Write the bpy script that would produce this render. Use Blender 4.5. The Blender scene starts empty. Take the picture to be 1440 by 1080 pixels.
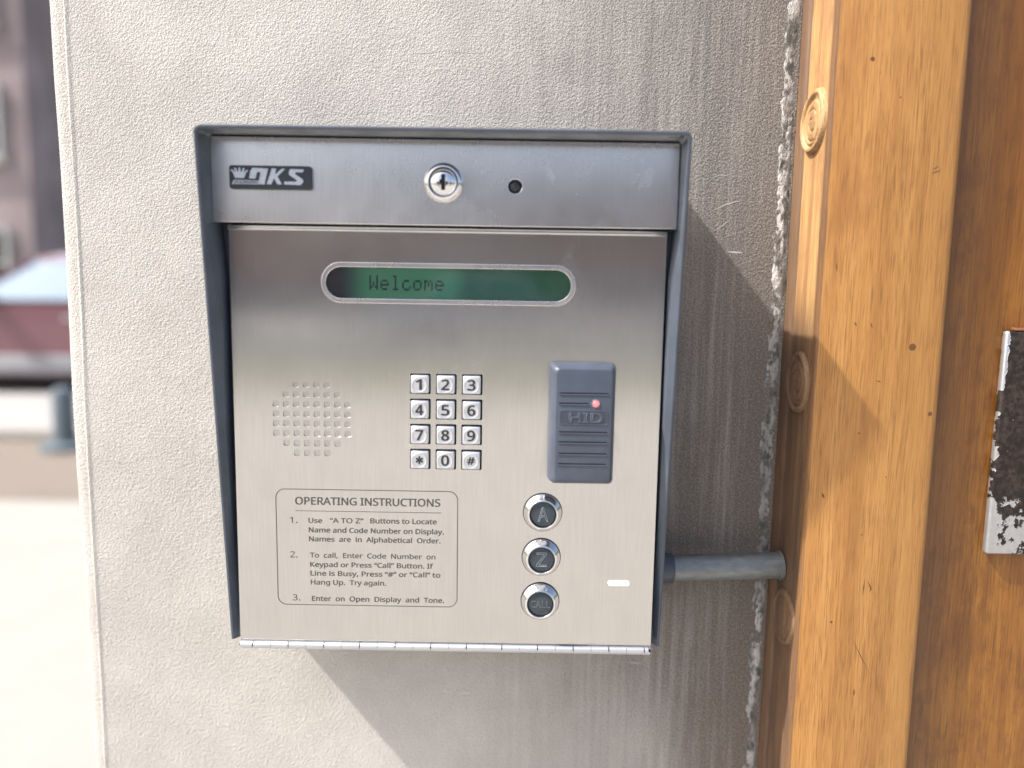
import bpy, bmesh, math, random
from mathutils import Vector, Matrix
random.seed(7)
S = bpy.context.scene
C = S.collection
rad = math.radians

# ------------------------------------------------------------------ camera, sky, sun, exposure
CAMY, CAMZ = -0.590, 1.350
def cam_matrix(pitch, roll, yaw):
    p, r, y = map(rad, (pitch, roll, yaw))
    f = Vector((math.sin(y)*math.cos(p), math.cos(y)*math.cos(p), -math.sin(p)))
    right = Vector((math.cos(y), -math.sin(y), 0)); up = right.cross(f)
    c, s = math.cos(r), math.sin(r)
    R, U = c*right + s*up, -s*right + c*up
    return Matrix(((R.x, U.x, -f.x, 0), (R.y, U.y, -f.y, CAMY), (R.z, U.z, -f.z, CAMZ), (0, 0, 0, 1)))
cd = bpy.data.cameras.new('camera'); cam = bpy.data.objects.new('camera', cd); C.objects.link(cam)
cam.matrix_world = cam_matrix(7.19, 0.915, -0.10)
cd.sensor_width = 36; cd.lens = 36*1081/1440
cd.clip_start = 0.01; cd.clip_end = 1500
cd.dof.use_dof = True; cd.dof.focus_distance = 0.55; cd.dof.aperture_fstop = 2.3
S.camera = cam

SUN = Vector((1, 0.28, -1.23)).normalized()          # the way the sunlight travels
elev = math.asin(-SUN.z); azim = math.atan2(-SUN.x, -SUN.y)
w = bpy.data.worlds.new('World'); S.world = w; w.use_nodes = True
nt = w.node_tree; bg = nt.nodes['Background']
sky = nt.nodes.new('ShaderNodeTexSky'); sky.sky_type = 'NISHITA'; sky.sun_disc = False
sky.sun_elevation = elev; sky.sun_rotation = azim % (2*math.pi); sky.dust_density = 5.0; sky.air_density = 1.0; sky.ozone_density = 1.0
nt.links.new(sky.outputs[0], bg.inputs[0]); bg.inputs[1].default_value = 0.15
sd = bpy.data.lights.new('sun', 'SUN'); sd.energy = 3.9; sd.angle = rad(1.0); sd.color = (1, 0.975, 0.935)
sun = bpy.data.objects.new('sun', sd); C.objects.link(sun); sun.rotation_euler = SUN.to_track_quat('-Z', 'Y').to_euler()
sun.location = (-4, -2, 6)
S.view_settings.view_transform = 'Standard'; S.view_settings.look = 'None'
S.view_settings.gamma = 1; S.view_settings.use_curve_mapping = False
S.view_settings.exposure = 0.86
S.cycles.max_bounces = 8

# ------------------------------------------------------------------ material helper
class Mt:
    def __init__(s, name, color=(.5, .5, .5), rough=.5, metal=0.0, spec=.5, **kw):
        s.m = bpy.data.materials.new(name); s.m.use_nodes = True; s.t = s.m.node_tree
        s.b = s.t.nodes['Principled BSDF']
        s.set('Base Color', color); s.set('Roughness', rough); s.set('Metallic', metal); s.set('Specular IOR Level', spec)
        for k, v in kw.items(): s.set(k, v)
    def set(s, k, v):
        i = s.b.inputs[k]
        if isinstance(v, bpy.types.NodeSocket): s.t.links.new(v, i)
        elif isinstance(v, tuple): i.default_value = (*v, 1) if len(v) == 3 and i.type == 'RGBA' else v
        else: i.default_value = v
    def n(s, typ, **kw):
        nd = s.t.nodes.new('ShaderNode' + typ)
        for k, v in kw.items(): setattr(nd, k, v)
        return nd
    def L(s, a, b): s.t.links.new(a, b)
    def pos(s, sc=(1, 1, 1), loc=(0, 0, 0), obj=False):
        if obj: src = s.n('TexCoord').outputs['Object']
        else: src = s.n('NewGeometry').outputs['Position']
        mp = s.n('Mapping'); s.L(src, mp.inputs[0]); mp.inputs['Scale'].default_value = sc; mp.inputs['Location'].default_value = loc
        return mp.outputs[0]
    def noise(s, vec, scale=1, detail=4, rough=.55, dist=0, out=0):
        nd = s.n('TexNoise'); s.L(vec, nd.inputs['Vector']); nd.inputs['Scale'].default_value = scale
        nd.inputs['Detail'].default_value = detail; nd.inputs['Roughness'].default_value = rough; nd.inputs['Distortion'].default_value = dist
        return nd.outputs[out]
    def voro(s, vec, scale=1, feature='F1', out='Distance', rnd=1):
        nd = s.n('TexVoronoi', feature=feature); s.L(vec, nd.inputs['Vector']); nd.inputs['Scale'].default_value = scale
        nd.inputs['Randomness'].default_value = rnd
        return nd.outputs[out]
    def ramp(s, fac, *stops, interp='LINEAR'):
        nd = s.n('ValToRGB'); s.L(fac, nd.inputs[0]); cr = nd.color_ramp; cr.interpolation = interp
        while len(cr.elements) < len(stops): cr.elements.new(.5)
        for e, (p, c) in zip(cr.elements, stops):
            e.position = p; e.color = (*c, 1) if isinstance(c, tuple) else (c, c, c, 1)
        return nd.outputs[0]
    def mr(s, v, a, b, c=0, d=1, smooth=True):
        nd = s.n('MapRange', interpolation_type='SMOOTHSTEP' if smooth else 'LINEAR'); s.L(v, nd.inputs[0])
        for i, x in enumerate((a, b, c, d)): nd.inputs[i+1].default_value = x
        return nd.outputs[0]
    def math(s, op, a, b=0, clamp=False):
        nd = s.n('Math', operation=op, use_clamp=clamp)
        for i, x in enumerate((a, b)):
            if isinstance(x, bpy.types.NodeSocket): s.L(x, nd.inputs[i])
            else: nd.inputs[i].default_value = x
        return nd.outputs[0]
    def mix(s, fac, a, b, blend='MIX'):
        nd = s.n('Mix', data_type='RGBA', blend_type=blend)
        for i, x in ((0, fac), (6, a), (7, b)):
            if isinstance(x, bpy.types.NodeSocket): s.L(x, nd.inputs[i])
            elif isinstance(x, tuple): nd.inputs[i].default_value = (*x, 1)
            else: nd.inputs[i].default_value = x
        return nd.outputs[2]
    def xyz(s, vec=None):
        nd = s.n('SeparateXYZ'); s.L(vec or s.n('NewGeometry').outputs['Position'], nd.inputs[0]); return nd.outputs
    def bump(s, h, dist, strength=1.0, normal=None):
        nd = s.n('Bump'); s.L(h, nd.inputs['Height']); nd.inputs['Distance'].default_value = dist; nd.inputs['Strength'].default_value = strength
        if normal: s.L(normal, nd.inputs['Normal'])
        s.L(nd.outputs[0], s.b.inputs['Normal']); return nd.outputs[0]
M = {}

# sand-finished stucco, grimy towards the door frame
m = Mt('stucco', rough=.92, spec=.2); X, Y, Z = m.xyz()
big = m.noise(m.pos((1, 1, 1)), 9, 4); st = m.noise(m.pos((120, 120, 4.5)), 1, 5, .65); st2 = m.noise(m.pos((260, 260, 9)), 1, 4, .7)
mott = m.noise(m.pos(), 30, 5, .6); big = m.mr(m.math('ADD', m.math('MULTIPLY', big, .6), m.math('MULTIPLY', m.noise(m.pos((1, 1, .7), (9, 1, 4)), 28, 5, .7), .4)), .36, .64, 0, 1)
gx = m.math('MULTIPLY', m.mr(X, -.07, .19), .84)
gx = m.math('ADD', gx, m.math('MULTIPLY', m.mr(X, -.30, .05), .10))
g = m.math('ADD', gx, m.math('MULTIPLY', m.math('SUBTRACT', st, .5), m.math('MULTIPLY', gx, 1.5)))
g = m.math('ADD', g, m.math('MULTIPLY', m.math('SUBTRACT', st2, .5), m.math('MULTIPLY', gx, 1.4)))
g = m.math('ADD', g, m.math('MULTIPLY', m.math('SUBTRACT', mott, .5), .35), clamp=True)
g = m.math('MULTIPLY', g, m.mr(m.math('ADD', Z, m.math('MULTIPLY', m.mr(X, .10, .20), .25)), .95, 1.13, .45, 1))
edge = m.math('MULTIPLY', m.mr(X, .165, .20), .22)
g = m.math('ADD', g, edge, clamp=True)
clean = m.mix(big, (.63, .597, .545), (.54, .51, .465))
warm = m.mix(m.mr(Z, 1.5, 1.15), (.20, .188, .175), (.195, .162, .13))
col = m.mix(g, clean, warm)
grain = m.noise(m.pos(), 800, 3, .65); gr2 = m.voro(m.pos(), 620)
pits = m.mr(grain, .36, .52, .0, 1)
amt = m.mr(g, 0, .8, .20, .8)
col = m.mix(m.math('MULTIPLY', m.math('SUBTRACT', 1.0, pits), amt), col, (.12, .11, .105))
gl = m.mr(m.noise(m.pos((1, 1, .8), (7, 3, 2)), 950, 2, .6), .50, .62)
col = m.mix(m.math('MULTIPLY', m.math('MULTIPLY', gl, g), .42), col, (.50, .475, .44))
chips = m.mr(m.noise(m.pos((1, 1, 2.2), (3.1, 0, 1.7)), 55, 3, .5), .765, .80)
col = m.mix(m.math('MULTIPLY', chips, .8), col, (.78, .76, .72))
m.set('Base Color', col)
h = m.math('ADD', m.math('MULTIPLY', grain, 1.0), m.math('MULTIPLY', gr2, .55))
h = m.math('ADD', h, m.math('MULTIPLY', m.noise(m.pos(), 260, 4, .7), .6))
m.bump(h, .0008, .9); M['stucco'] = m.m

m = Mt('old_mortar', rough=.9, spec=.2)
n1 = m.noise(m.pos((1, 1, .5)), 150, 5, .7); n2 = m.noise(m.pos((1, 1, .35)), 48, 5, .6)
c = m.ramp(n2, (.30, (.13, .13, .115)), (.40, (.30, .295, .27)), (.50, (.46, .45, .43)), (.64, (.70, .68, .65)))
c = m.mix(m.mr(n1, .55, .40), c, (.13, .132, .12)); m.set('Base Color', c)
m.bump(m.math('ADD', n1, n2), .004, 1); M['mortar'] = m.m

def wood(name, light, mid, dark, vary, rough=.45, coat=0.15, grime_shade=None, pitsn=True, mottle=.15):
    m = Mt(name, rough=rough); m.set('Coat Weight', coat); m.set('Coat Roughness', .35)
    X, Y, Z = m.xyz()
    p = m.pos((1, 1, .045))
    warp = m.noise(m.pos((1, 1, .25)), 7, 3)
    ring = m.noise(p, 62, 3, .55, .5)
    fib = m.noise(m.pos((1, 1, .022)), 700, 4, .75); fib2 = m.noise(m.pos((1, 1, .03)), 1300, 2, .6)
    sap = m.noise(m.pos((1, 1, .12)), 12, 4, .6, .8)
    soft = tuple(a*.45+b*.55 for a, b in zip(dark, mid)); col = m.ramp(ring, (.30, soft), (.44, mid), (.58, light), (.75, mid))
    col = m.mix(m.math('MULTIPLY', m.mr(fib, .42, .64), .42), col, dark)
    pore = m.noise(m.pos((1, 1, .035)), 1150, 2, .6)
    col = m.mix(m.math('MULTIPLY', m.math('MULTIPLY', m.mr(pore, .54, .68), m.mr(m.noise(m.pos((1, 1, .4)), 40, 3), .35, .65)), .62), col, tuple(x*.6 for x in dark))
    mo = m.noise(m.pos((1, 1, .5), (1, 6, 3)), 75, 5, .7)
    col = m.mix(m.math('MULTIPLY', m.mr(mo, .45, .7), mottle), col, dark)
    col = m.mix(m.math('MULTIPLY', m.mr(fib2, .50, .70), .6), col, tuple(x*.55 for x in dark))
    col = m.mix(m.math('MULTIPLY', m.mr(sap, .38, .66), .65), col, vary)
    bl = m.noise(m.pos((1, 1, .55), (5, 2, 9)), 16, 5, .65)
    col = m.mix(m.math('MULTIPLY', m.mr(bl, .52, .72), .5), col, dark)
    if pitsn:
        pv = m.voro(m.pos((1, 1, .33), (.3, .1, .2)), 95)
        keep = m.mr(m.noise(m.pos((1, 1, .6), (2, 7, 1)), 21, 2), .66, .69)
        pit = m.math('MULTIPLY', m.mr(pv, .10, .055), keep)
        col = m.mix(m.math('MULTIPLY', pit, .85), col, (.06, .03, .015))
    if grime_shade:  # mask for dirt and painted shade; each wood sets its own
        gm = m.math('MULTIPLY', grime_shade(m, X, Y, Z), m.mr(m.noise(m.pos((1, 1, .10)), 60, 4, .6), .25, .62, .65, 1))
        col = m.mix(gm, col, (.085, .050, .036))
    m.set('Base Color', col)
    m.set('Roughness', m.mr(fib, .3, .7, rough-.08, rough+.15))
    hh = m.math('ADD', m.math('MULTIPLY', fib, .5), m.math('MULTIPLY', fib2, .4))
    m.bump(hh, .0004, .6)
    return m.m
M['wood'] = wood('varnished_pine', (.50, .25, .070), (.425, .20, .050), (.25, .10, .026), (.47, .235, .06), grime_shade=lambda m, X, Y, Z: m.math('MULTIPLY', m.mr(X, .2092, .2082), .75))
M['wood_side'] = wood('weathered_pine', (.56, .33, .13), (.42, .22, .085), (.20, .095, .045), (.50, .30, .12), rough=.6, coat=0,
    grime_shade=lambda m, X, Y, Z: m.math('MAXIMUM', m.math('MULTIPLY', m.mr(Z, 1.36, 1.30), .97), m.math('MAXIMUM', m.mr(Y, -.019, -.012, 0, .8), m.mr(Y, -.050, -.055, 0, .55))), pitsn=False)  # lower part: dirt plus the entry panel's cast shadow painted into the tone
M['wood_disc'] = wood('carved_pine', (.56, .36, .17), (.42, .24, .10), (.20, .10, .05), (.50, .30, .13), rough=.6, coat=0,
    grime_shade=lambda m, X, Y, Z: m.math('MULTIPLY', m.mr(Z, 1.42, 1.30), .85), pitsn=False)  # lower discs darkened by dirt and painted shade, like the moulding
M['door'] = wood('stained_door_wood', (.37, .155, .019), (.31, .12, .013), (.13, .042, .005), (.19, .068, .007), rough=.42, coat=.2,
    grime_shade=lambda m, X, Y, Z: m.math('MULTIPLY', m.mr(X, .345, .30), .35), mottle=.6)  # shade beside the frame board painted into the door colour

# brushed stainless: the grain runs vertically
def steel(name, col, rough, aniso=.75, grain=True):
    m = Mt(name, col, rough, 1.0)
    tg = m.n('Tangent', direction_type='UV_MAP'); tg.uv_map = 'UVMap'
    m.L(tg.outputs[0], m.b.inputs['Tangent']); m.set('Anisotropic', aniso); m.set('Anisotropic Rotation', 0.0)
    g = m.noise(m.pos((1, 1, .03)), 1000, 2, .5); sm = m.noise(m.pos((1, 1, 1)), 14, 4, .6); sc = m.noise(m.pos((1, 1, .6)), 60, 2, .5); smu = m.mr(m.noise(m.pos((1.3, 1, .8), (2, 2, 5)), 22, 4, .65, 1.2), .56, .72)
    gv = m.mix(m.mr(g, .35, .65), tuple(x*1.025 for x in col), tuple(x*.965 for x in col)); m.set('Base Color', m.mix(m.mr(sc, .35, .75, 0, .3), gv, tuple(x*.88 for x in col)))
    m.set('Roughness', m.math('ADD', m.math('ADD', m.math('MULTIPLY', g, .02), m.math('MULTIPLY', smu, .07)), m.math('MULTIPLY', m.math('ADD', m.math('MULTIPLY', sm, .5), 0.25), rough*1.45)))
    if grain: m.bump(m.noise(m.pos((1, 1, .35)), 9, 2, .4), .0003, .3)
    return m.m
M['steel'] = steel('brushed_stainless', (.64, .632, .618), .25, .87)
M['bezel_steel'] = steel('brushed_stainless_bezel', (.78, .76, .755), .36, .7)
M['mesh_steel'] = steel('speaker_mesh_steel', (.56, .555, .54), .30, .82)
M['chrome'] = Mt('chrome', (.80, .80, .81), .07, 1.0).m
M['hinge_metal'] = Mt('hinge_metal', (.62, .63, .65), .42, .8).m
def paint(name, col, rough, bd=.0002, sc=900, wear=None, spec=.5):
    m = Mt(name, col, rough, spec=spec); n1 = m.noise(m.pos(), sc, 3); n2 = m.noise(m.pos(), 40, 4)
    m.set('Base Color', m.mix(m.mr(n2, .3, .7), col, tuple(x*.78 for x in col)))
    m.set('Roughness', m.mr(n2, .3, .7, rough-.06, rough+.08)); m.bump(n1, bd, .5); return m.m
M['hood'] = paint('slate_enamel', (.078, .095, .122), .34)
M['reader'] = paint('grey_blue_plastic', (.080, .097, .130), .34, .00012, 1500)
M['reader_dark'] = paint('grey_blue_plastic_recess', (.055, .066, .092), .4)
M['black'] = Mt('black_plastic', (.018, .02, .024), .28).m
M['void'] = Mt('dark_gap', (.006, .006, .007), .8).m
M['ink'] = Mt('engraved_ink', (.075, .068, .06), .6).m
M['key_ink'] = Mt('digit_ink', (.03, .032, .035), .6).m
M['key'] = Mt('cast_key_metal', (.66, .67, .69), .36, .6).m
M['outline'] = Mt('silver_line', (.26, .29, .31), .4, .5).m
M['cap'] = Mt('button_cap', (.045, .060, .072), .25).m
m = Mt('badge_silver', (.50, .54, .60), .4, .35); n1 = m.noise(m.pos(), 900, 4, .7); X, Y, Z = m.xyz()
wear = m.mr(n1, .52, .70); m.set('Base Color', m.mix(wear, (.56, .60, .66), (.16, .18, .21))); M['badge_silver'] = m.m
M['badge'] = paint('badge_black', (.030, .036, .045), .45)
M['white_plastic'] = Mt('white_light_pipe', (.82, .82, .80), .3).m
m = Mt('red_led', (.6, .02, .03), .2); m.set('Emission Color', (1, .10, .10)); m.set('Emission Strength', 2.2); M['led'] = m.m
m = Mt('lcd_green', (.02, .13, .07), .4); X, Y, Z = m.xyz()
lz = m.mr(X, -.118, -.095); rz = m.mr(X, -.045, -.03)
c = m.mix(lz, (.010, .014, .022), (.04, .17, .10)); c = m.mix(rz, c, (.010, .075, .04)); m.set('Base Color', c)
m.set('Emission Color', c); m.set('Emission Strength', .2); M['lcd'] = m.m
M['lcd_ink'] = Mt('lcd_segment', (.006, .018, .014), .5).m
m = Mt('window_glass', (1, 1, 1), .02); m.set('Transmission Weight', 1.0); m.set('IOR', 1.5); M['glass'] = m.m
m = Mt('galvanised_steel', rough=.5, metal=.55); n1 = m.noise(m.pos((.4, 1, 1)), 260, 4); m.set('Base Color', m.ramp(n1, (.3, (.19, .21, .21)), (.7, (.27, .29, .285)))); m.bump(n1, .0004); M['galv'] = m.m
m = Mt('worn_black_plate', rough=.42, spec=.3); X, Y, Z = m.xyz()
n1 = m.noise(m.pos(), 62, 6, .62); n2 = m.noise(m.pos((1, 1, 1), (4, 4, 4)), 300, 4)
low = m.mr(Z, 1.222, 1.175, 0, .34); le = m.mr(X, .3465, .3425, 0, .24)
fine = m.math('MULTIPLY', m.math('SUBTRACT', m.noise(m.pos((1, 1, .6)), 420, 3, .7), .5), .16)
wear = m.mr(m.math('ADD', m.math('ADD', m.math('ADD', n1, fine), low), le), .70, .73)
m.set('Base Color', m.mix(wear, m.mix(m.mr(n2, .4, .7), (.016, .013, .011), (.05, .035, .028)), m.mix(n2, (.40, .41, .43), (.60, .60, .61)))); m.set('Metallic', m.math('MULTIPLY', wear, .8)); m.bump(m.math('SUBTRACT', 1.0, wear), .0003); M['door_plate'] = m.m
M['copper'] = Mt('worn_brass', (.45, .20, .12), .45, .7).m

# street materials
def ground_mat(name, c1, c2, sc=3.0, rough=.9, bd=.004):
    m = Mt(name, rough=rough, spec=.25); n1 = m.noise(m.pos(), sc, 5, .6); n2 = m.noise(m.pos(), sc*60, 3)
    m.set('Base Color', m.mix(m.math('ADD', m.math('MULTIPLY', n1, .7), m.math('MULTIPLY', n2, .3)), c1, c2)); m.bump(n2, bd); return m.m
M['concrete'] = ground_mat('pavement_concrete', (.31, .293, .265), (.395, .373, .34))
M['asphalt'] = ground_mat('asphalt', (.12, .12, .12), (.17, .168, .165))
M['shade_brown'] = ground_mat('shaded_pavement_brown', (.17, .145, .12), (.25, .21, .175))  # brown tone that stands for shaded pavement
M['pale_road'] = ground_mat('pale_road_surface', (.30, .29, .28), (.40, .385, .37))
M['grass'] = ground_mat('verge_ground', (.16, .16, .11), (.20, .20, .15))
M['earth'] = ground_mat('far_ground', (.22, .20, .17), (.30, .28, .25), .5)
def brick_mat(name, a, b, mort):
    m = Mt(name, rough=.9, spec=.2); br = m.n('TexBrick'); X, Y, Z = m.xyz()
    cb = m.n('CombineXYZ'); m.L(m.math('ADD', X, Y), cb.inputs[0]); m.L(Z, cb.inputs[1]); m.L(cb.outputs[0], br.inputs['Vector'])
    br.inputs['Scale'].default_value = 1; br.inputs['Brick Width'].default_value = .23; br.inputs['Row Height'].default_value = .075; br.inputs['Mortar Size'].default_value = .006
    br.inputs['Color1'].default_value = (*a, 1); br.inputs['Color2'].default_value = (*b, 1); br.inputs['Mortar'].default_value = (*mort, 1)
    n1 = m.noise(m.pos(), .6, 5); m.set('Base Color', m.mix(m.mr(n1, .3, .7, 0, .45), br.outputs[0], (.10, .085, .08))); return m.m
M['brick'] = brick_mat('mauve_brick', (.36, .27, .26), (.30, .25, .26), (.38, .36, .36))
M['brick2'] = brick_mat('red_brick', (.38, .23, .18), (.33, .20, .16), (.36, .33, .30))
M['brick3'] = brick_mat('buff_brick', (.42, .35, .28), (.36, .30, .24), (.30, .28, .25))
M['stone_trim'] = ground_mat('stone_trim', (.36, .34, .31), (.44, .42, .38), 4)
M['pane'] = Mt('dark_window_pane', (.02, .025, .032), .06, spec=.8).m
M['frame_paint'] = Mt('window_frame_paint', (.42, .42, .40), .5).m
M['tyre'] = Mt('tyre_rubber', (.018, .018, .018), .8).m
M['rim'] = Mt('alloy', (.45, .46, .48), .3, .9).m
M['bollard'] = paint('blue_grey_paint', (.13, .165, .19), .5)
def car_paint(n, c): m = Mt(n, c, .25); m.set('Coat Weight', 1.0); m.set('Coat Roughness', .05); return m.m
M['car_red'] = car_paint('maroon_car_paint', (.19, .08, .095)); M['car_white'] = car_paint('white_car_paint', (.75, .76, .76))
M['car_blue'] = car_paint('dark_blue_car_paint', (.03, .05, .10)); M['car_silver'] = car_paint('silver_car_paint', (.42, .43, .44))
M['car_glass'] = Mt('car_glass', (.42, .50, .56), .12, .75).m; M['lamp'] = Mt('headlamp_glass', (.75, .72, .74), .08, spec=.9).m; M['bumper'] = Mt('grey_bumper', (.30, .30, .31), .4).m

# ------------------------------------------------------------------ object helpers.  P(): millimetres measured from the lens (x right, y depth, z up) to world metres
def P(x, y, z): return Vector((x/1000, (y-590)/1000, CAMZ + z/1000))
def wloc(o): return (wloc(o.parent) if o.parent else Vector((0, 0, 0))) + o.location
def put(name, me, mat, parent=None, smooth=None, uv=False, origin=None):
    """me is a mesh in world metres; its object gets an origin at the centre of its own box (or at origin)"""
    vs = me.vertices
    lo = Vector([min(v.co[i] for v in vs) for i in range(3)]); hi = Vector([max(v.co[i] for v in vs) for i in range(3)])
    c = Vector(origin) if origin is not None else (lo+hi)/2
    if uv:
        ul = me.uv_layers.new(name='UVMap')
        for l in me.loops: co = vs[l.vertex_index].co; ul.data[l.index].uv = (co.x, co.z + co.y*.5)
    me.transform(Matrix.Translation(-c)); me.materials.clear(); me.materials.append(M[mat] if isinstance(mat, str) else mat)
    if smooth is not None:
        for p in me.polygons: p.use_smooth = True
        try: me.set_sharp_from_angle(angle=rad(smooth))
        except Exception: pass
    me.name = name
    o = bpy.data.objects.new(name, me); C.objects.link(o); o.parent = parent
    o.location = c - (wloc(parent) if parent else Vector((0, 0, 0)))
    return o
def tag(o, label=None, cat=None, group=None, kind=None):
    if label: o['label'] = label
    if cat: o['category'] = cat
    if group: o['group'] = group
    if kind: o['kind'] = kind
    return o
def empty(name, loc, label, cat, group=None):
    o = bpy.data.objects.new(name, None); C.objects.link(o); o.location = loc; o.empty_display_size = .05
    return tag(o, label, cat, group)
def bm2me(bm, name='m'):
    me = bpy.data.meshes.new(name); bmesh.ops.recalc_face_normals(bm, faces=bm.faces); bm.to_mesh(me); bm.free(); return me
def boxbm(x0, x1, y0, y1, z0, z1, bev=0, seg=2, bm=None, mm=True):
    T = P if mm else (lambda a, b, c: Vector((a, b, c)))
    new = bmesh.new(); r = bmesh.ops.create_cube(new, size=1)
    a, b = T(x0, y0, z0), T(x1, y1, z1)
    for v in new.verts: v.co = Vector([a[i] + (b[i]-a[i])*(v.co[i]+.5) for i in range(3)])
    if bev: bmesh.ops.bevel(new, geom=list(new.edges), offset=bev/1000 if mm else bev, segments=seg, affect='EDGES', profile=.5)
    if bm is None: return new
    me = bpy.data.meshes.new('t'); new.to_mesh(me); new.free(); bm.from_mesh(me); bpy.data.meshes.remove(me); return bm
def box(name, x0, x1, y0, y1, z0, z1, mat, parent=None, bev=0, seg=2, mm=True, uv=False, smooth=30):
    return put(name, bm2me(boxbm(x0, x1, y0, y1, z0, z1, bev, seg, None, mm)), mat, parent, smooth if bev else None, uv)
def curve_mesh(cu):
    o = bpy.data.objects.new('tmp', cu); C.objects.link(o)
    dg = bpy.context.evaluated_depsgraph_get(); me = bpy.data.meshes.new_from_object(o.evaluated_get(dg))
    bpy.data.objects.remove(o); return me
def to_xz(me, y0, y1, zmin=None, zmax=None):
    """mesh lying in curve XY (mm), extruded along Z -> wall plane between depth y0 (front) and y1"""
    zs = [v.co.z for v in me.vertices]; a, b = min(zs), max(zs); k = (y0-y1)/(b-a) if b > a else 0
    for v in me.vertices:
        x, z, d = v.co.x, v.co.y, v.co.z
        v.co = P(x, y1 + (d-a)*k if b > a else y0, z)
    me.update(); return me
def sheet_me(loops, y0, y1, bev=0):
    cu = bpy.data.curves.new('c', 'CURVE'); cu.dimensions = '2D'; cu.fill_mode = 'BOTH'
    t = abs(y1-y0)/2; cu.extrude = max(t-bev, 0); cu.bevel_depth = bev; cu.bevel_resolution = 2; cu.offset = -bev
    for lp in loops:
        sp = cu.splines.new('POLY'); sp.points.add(len(lp)-1); sp.use_cyclic_u = True
        for p, q in zip(sp.points, lp): p.co = (q[0], q[1], 0, 1)
    return to_xz(curve_mesh(cu), y0, y1)
def sheet(name, loops, y0, y1, mat, parent=None, bev=0, uv=False, smooth=30):
    return put(name, sheet_me(loops, y0, y1, bev), mat, parent, smooth, uv)
def rrect(x0, x1, z0, z1, r, n=6):
    out = []
    for cx, cz, a in ((x1-r, z1-r, 0), (x0+r, z1-r, 90), (x0+r, z0+r, 180), (x1-r, z0+r, 270)):
        for i in range(n+1):
            t = rad(a + 90*i/n); out.append((cx + r*math.cos(t), cz + r*math.sin(t)))
    return out
def circ(cx, cz, r, n=32): return [(cx + r*math.cos(2*math.pi*i/n), cz + r*math.sin(2*math.pi*i/n)) for i in range(n)]
def ring_loops(fn, *a, w=1): pass
try: FONT = bpy.data.fonts.load(bpy.utils.system_resource('DATAFILES', path='fonts') + '/NotoSansHebrew-Regular.woff2')   # Blender's own interface face
except Exception: FONT = None
def text_me(s, x0, x1, zb, cap, y0, y1, bold=0.0, shear=0, outline=0):
    """lettering fitted between x0 and x1 with the given baseline and capital height"""
    cu = bpy.data.curves.new('t', 'FONT'); cu.body = s; cu.size = 10; cu.font = FONT or cu.font; cu.offset = bold; cu.extrude = .2; cu.shear = shear
    if outline: cu.fill_mode = 'NONE'; cu.extrude = 0; cu.bevel_depth = outline; cu.bevel_resolution = 1; cu.resolution_u = 4
    else: cu.resolution_u = 3
    cu.offset = 0; me = curve_mesh(cu)
    xs = [v.co.x for v in me.vertices]; a, b = min(xs), max(xs)
    cu2 = bpy.data.curves.new('t', 'FONT'); cu2.body = 'H'; cu2.font = FONT or cu2.font; cu2.size = 10; ref = curve_mesh(cu2); hh = max(v.co.y for v in ref.vertices)
    kx = (x1-x0)/(b-a); kz = cap/hh
    for v in me.vertices: v.co = Vector((x0 + (v.co.x-a)*kx, zb + v.co.y*kz, v.co.z))
    to_xz(me, y0, y1)
    bold *= 1.5
    if bold <= 0 or outline: return me
    ms = []                                            # heavier strokes: the outline laid over itself with tiny shifts
    for i, (dx, dz) in enumerate(((0, 0), (bold, 0), (-bold, 0), (bold*.7, bold*.5), (-bold*.7, -bold*.5), (0, -bold*.6))):
        c = me.copy(); c.transform(Matrix.Translation((dx/2500, -i*2e-6, dz/2500))); ms.append(c)
    bpy.data.meshes.remove(me); return join_me(ms)
def join_me(ms):
    bm = bmesh.new()
    for q in ms: bm.from_mesh(q); bpy.data.meshes.remove(q)
    me = bpy.data.meshes.new('j'); bm.to_mesh(me); bm.free(); return me
def lathe_me(cx, cz, prof, n=48):
    """prof: (radius, depth) pairs from the centre outwards, axis along depth"""
    bm = bmesh.new(); rows = []
    for r, y in prof:
        rows.append([bm.verts.new(P(cx, y, cz))] if r == 0 else [bm.verts.new(P(cx + r*math.cos(2*math.pi*i/n), y, cz + r*math.sin(2*math.pi*i/n))) for i in range(n)])
    for A, B in zip(rows, rows[1:]):
        for i in range(n):
            j = (i+1) % n
            if len(A) == 1: bm.faces.new((A[0], B[i], B[j]))
            elif len(B) == 1: bm.faces.new((A[i], B[0], A[j]))
            else: bm.faces.new((A[i], B[i], B[j], A[j]))
    return bm2me(bm)
def copy_tree(o, parent=None, delta=None):
    c = o.copy(); C.objects.link(c); c.parent = parent
    if delta is not None: c.location = o.location + Vector(delta)
    for ch in list(o.children): copy_tree(ch, c)
    return c
def tube_me(pts, r, n=12, T=P):
    pts = [T(*p) for p in pts]; r = [q/1000 for q in r] if isinstance(r, (list, tuple)) and T is P else (r/1000 if T is P else r); bm = bmesh.new(); rows = []
    for i, p in enumerate(pts):
        d = (pts[min(i+1, len(pts)-1)] - pts[max(i-1, 0)]).normalized(); u = d.cross(Vector((0, 1, 0)) if abs(d.y) < .9 else Vector((1, 0, 0))).normalized(); v = d.cross(u)
        rr = r[i] if isinstance(r, (list, tuple)) else r
        rows.append([bm.verts.new(p + (u*math.cos(2*math.pi*k/n) + v*math.sin(2*math.pi*k/n))*rr) for k in range(n)])
    for A, B in zip(rows, rows[1:]):
        for k in range(n): bm.faces.new((A[k], A[(k+1) % n], B[(k+1) % n], B[k]))
    bm.faces.new(rows[0]); bm.faces.new(rows[-1][::-1]); return bm2me(bm)
def strip_loops(x0, x1, z0, z1): return [(x0, z0), (x1, z0), (x1, z1), (x0, z1)]

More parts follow.
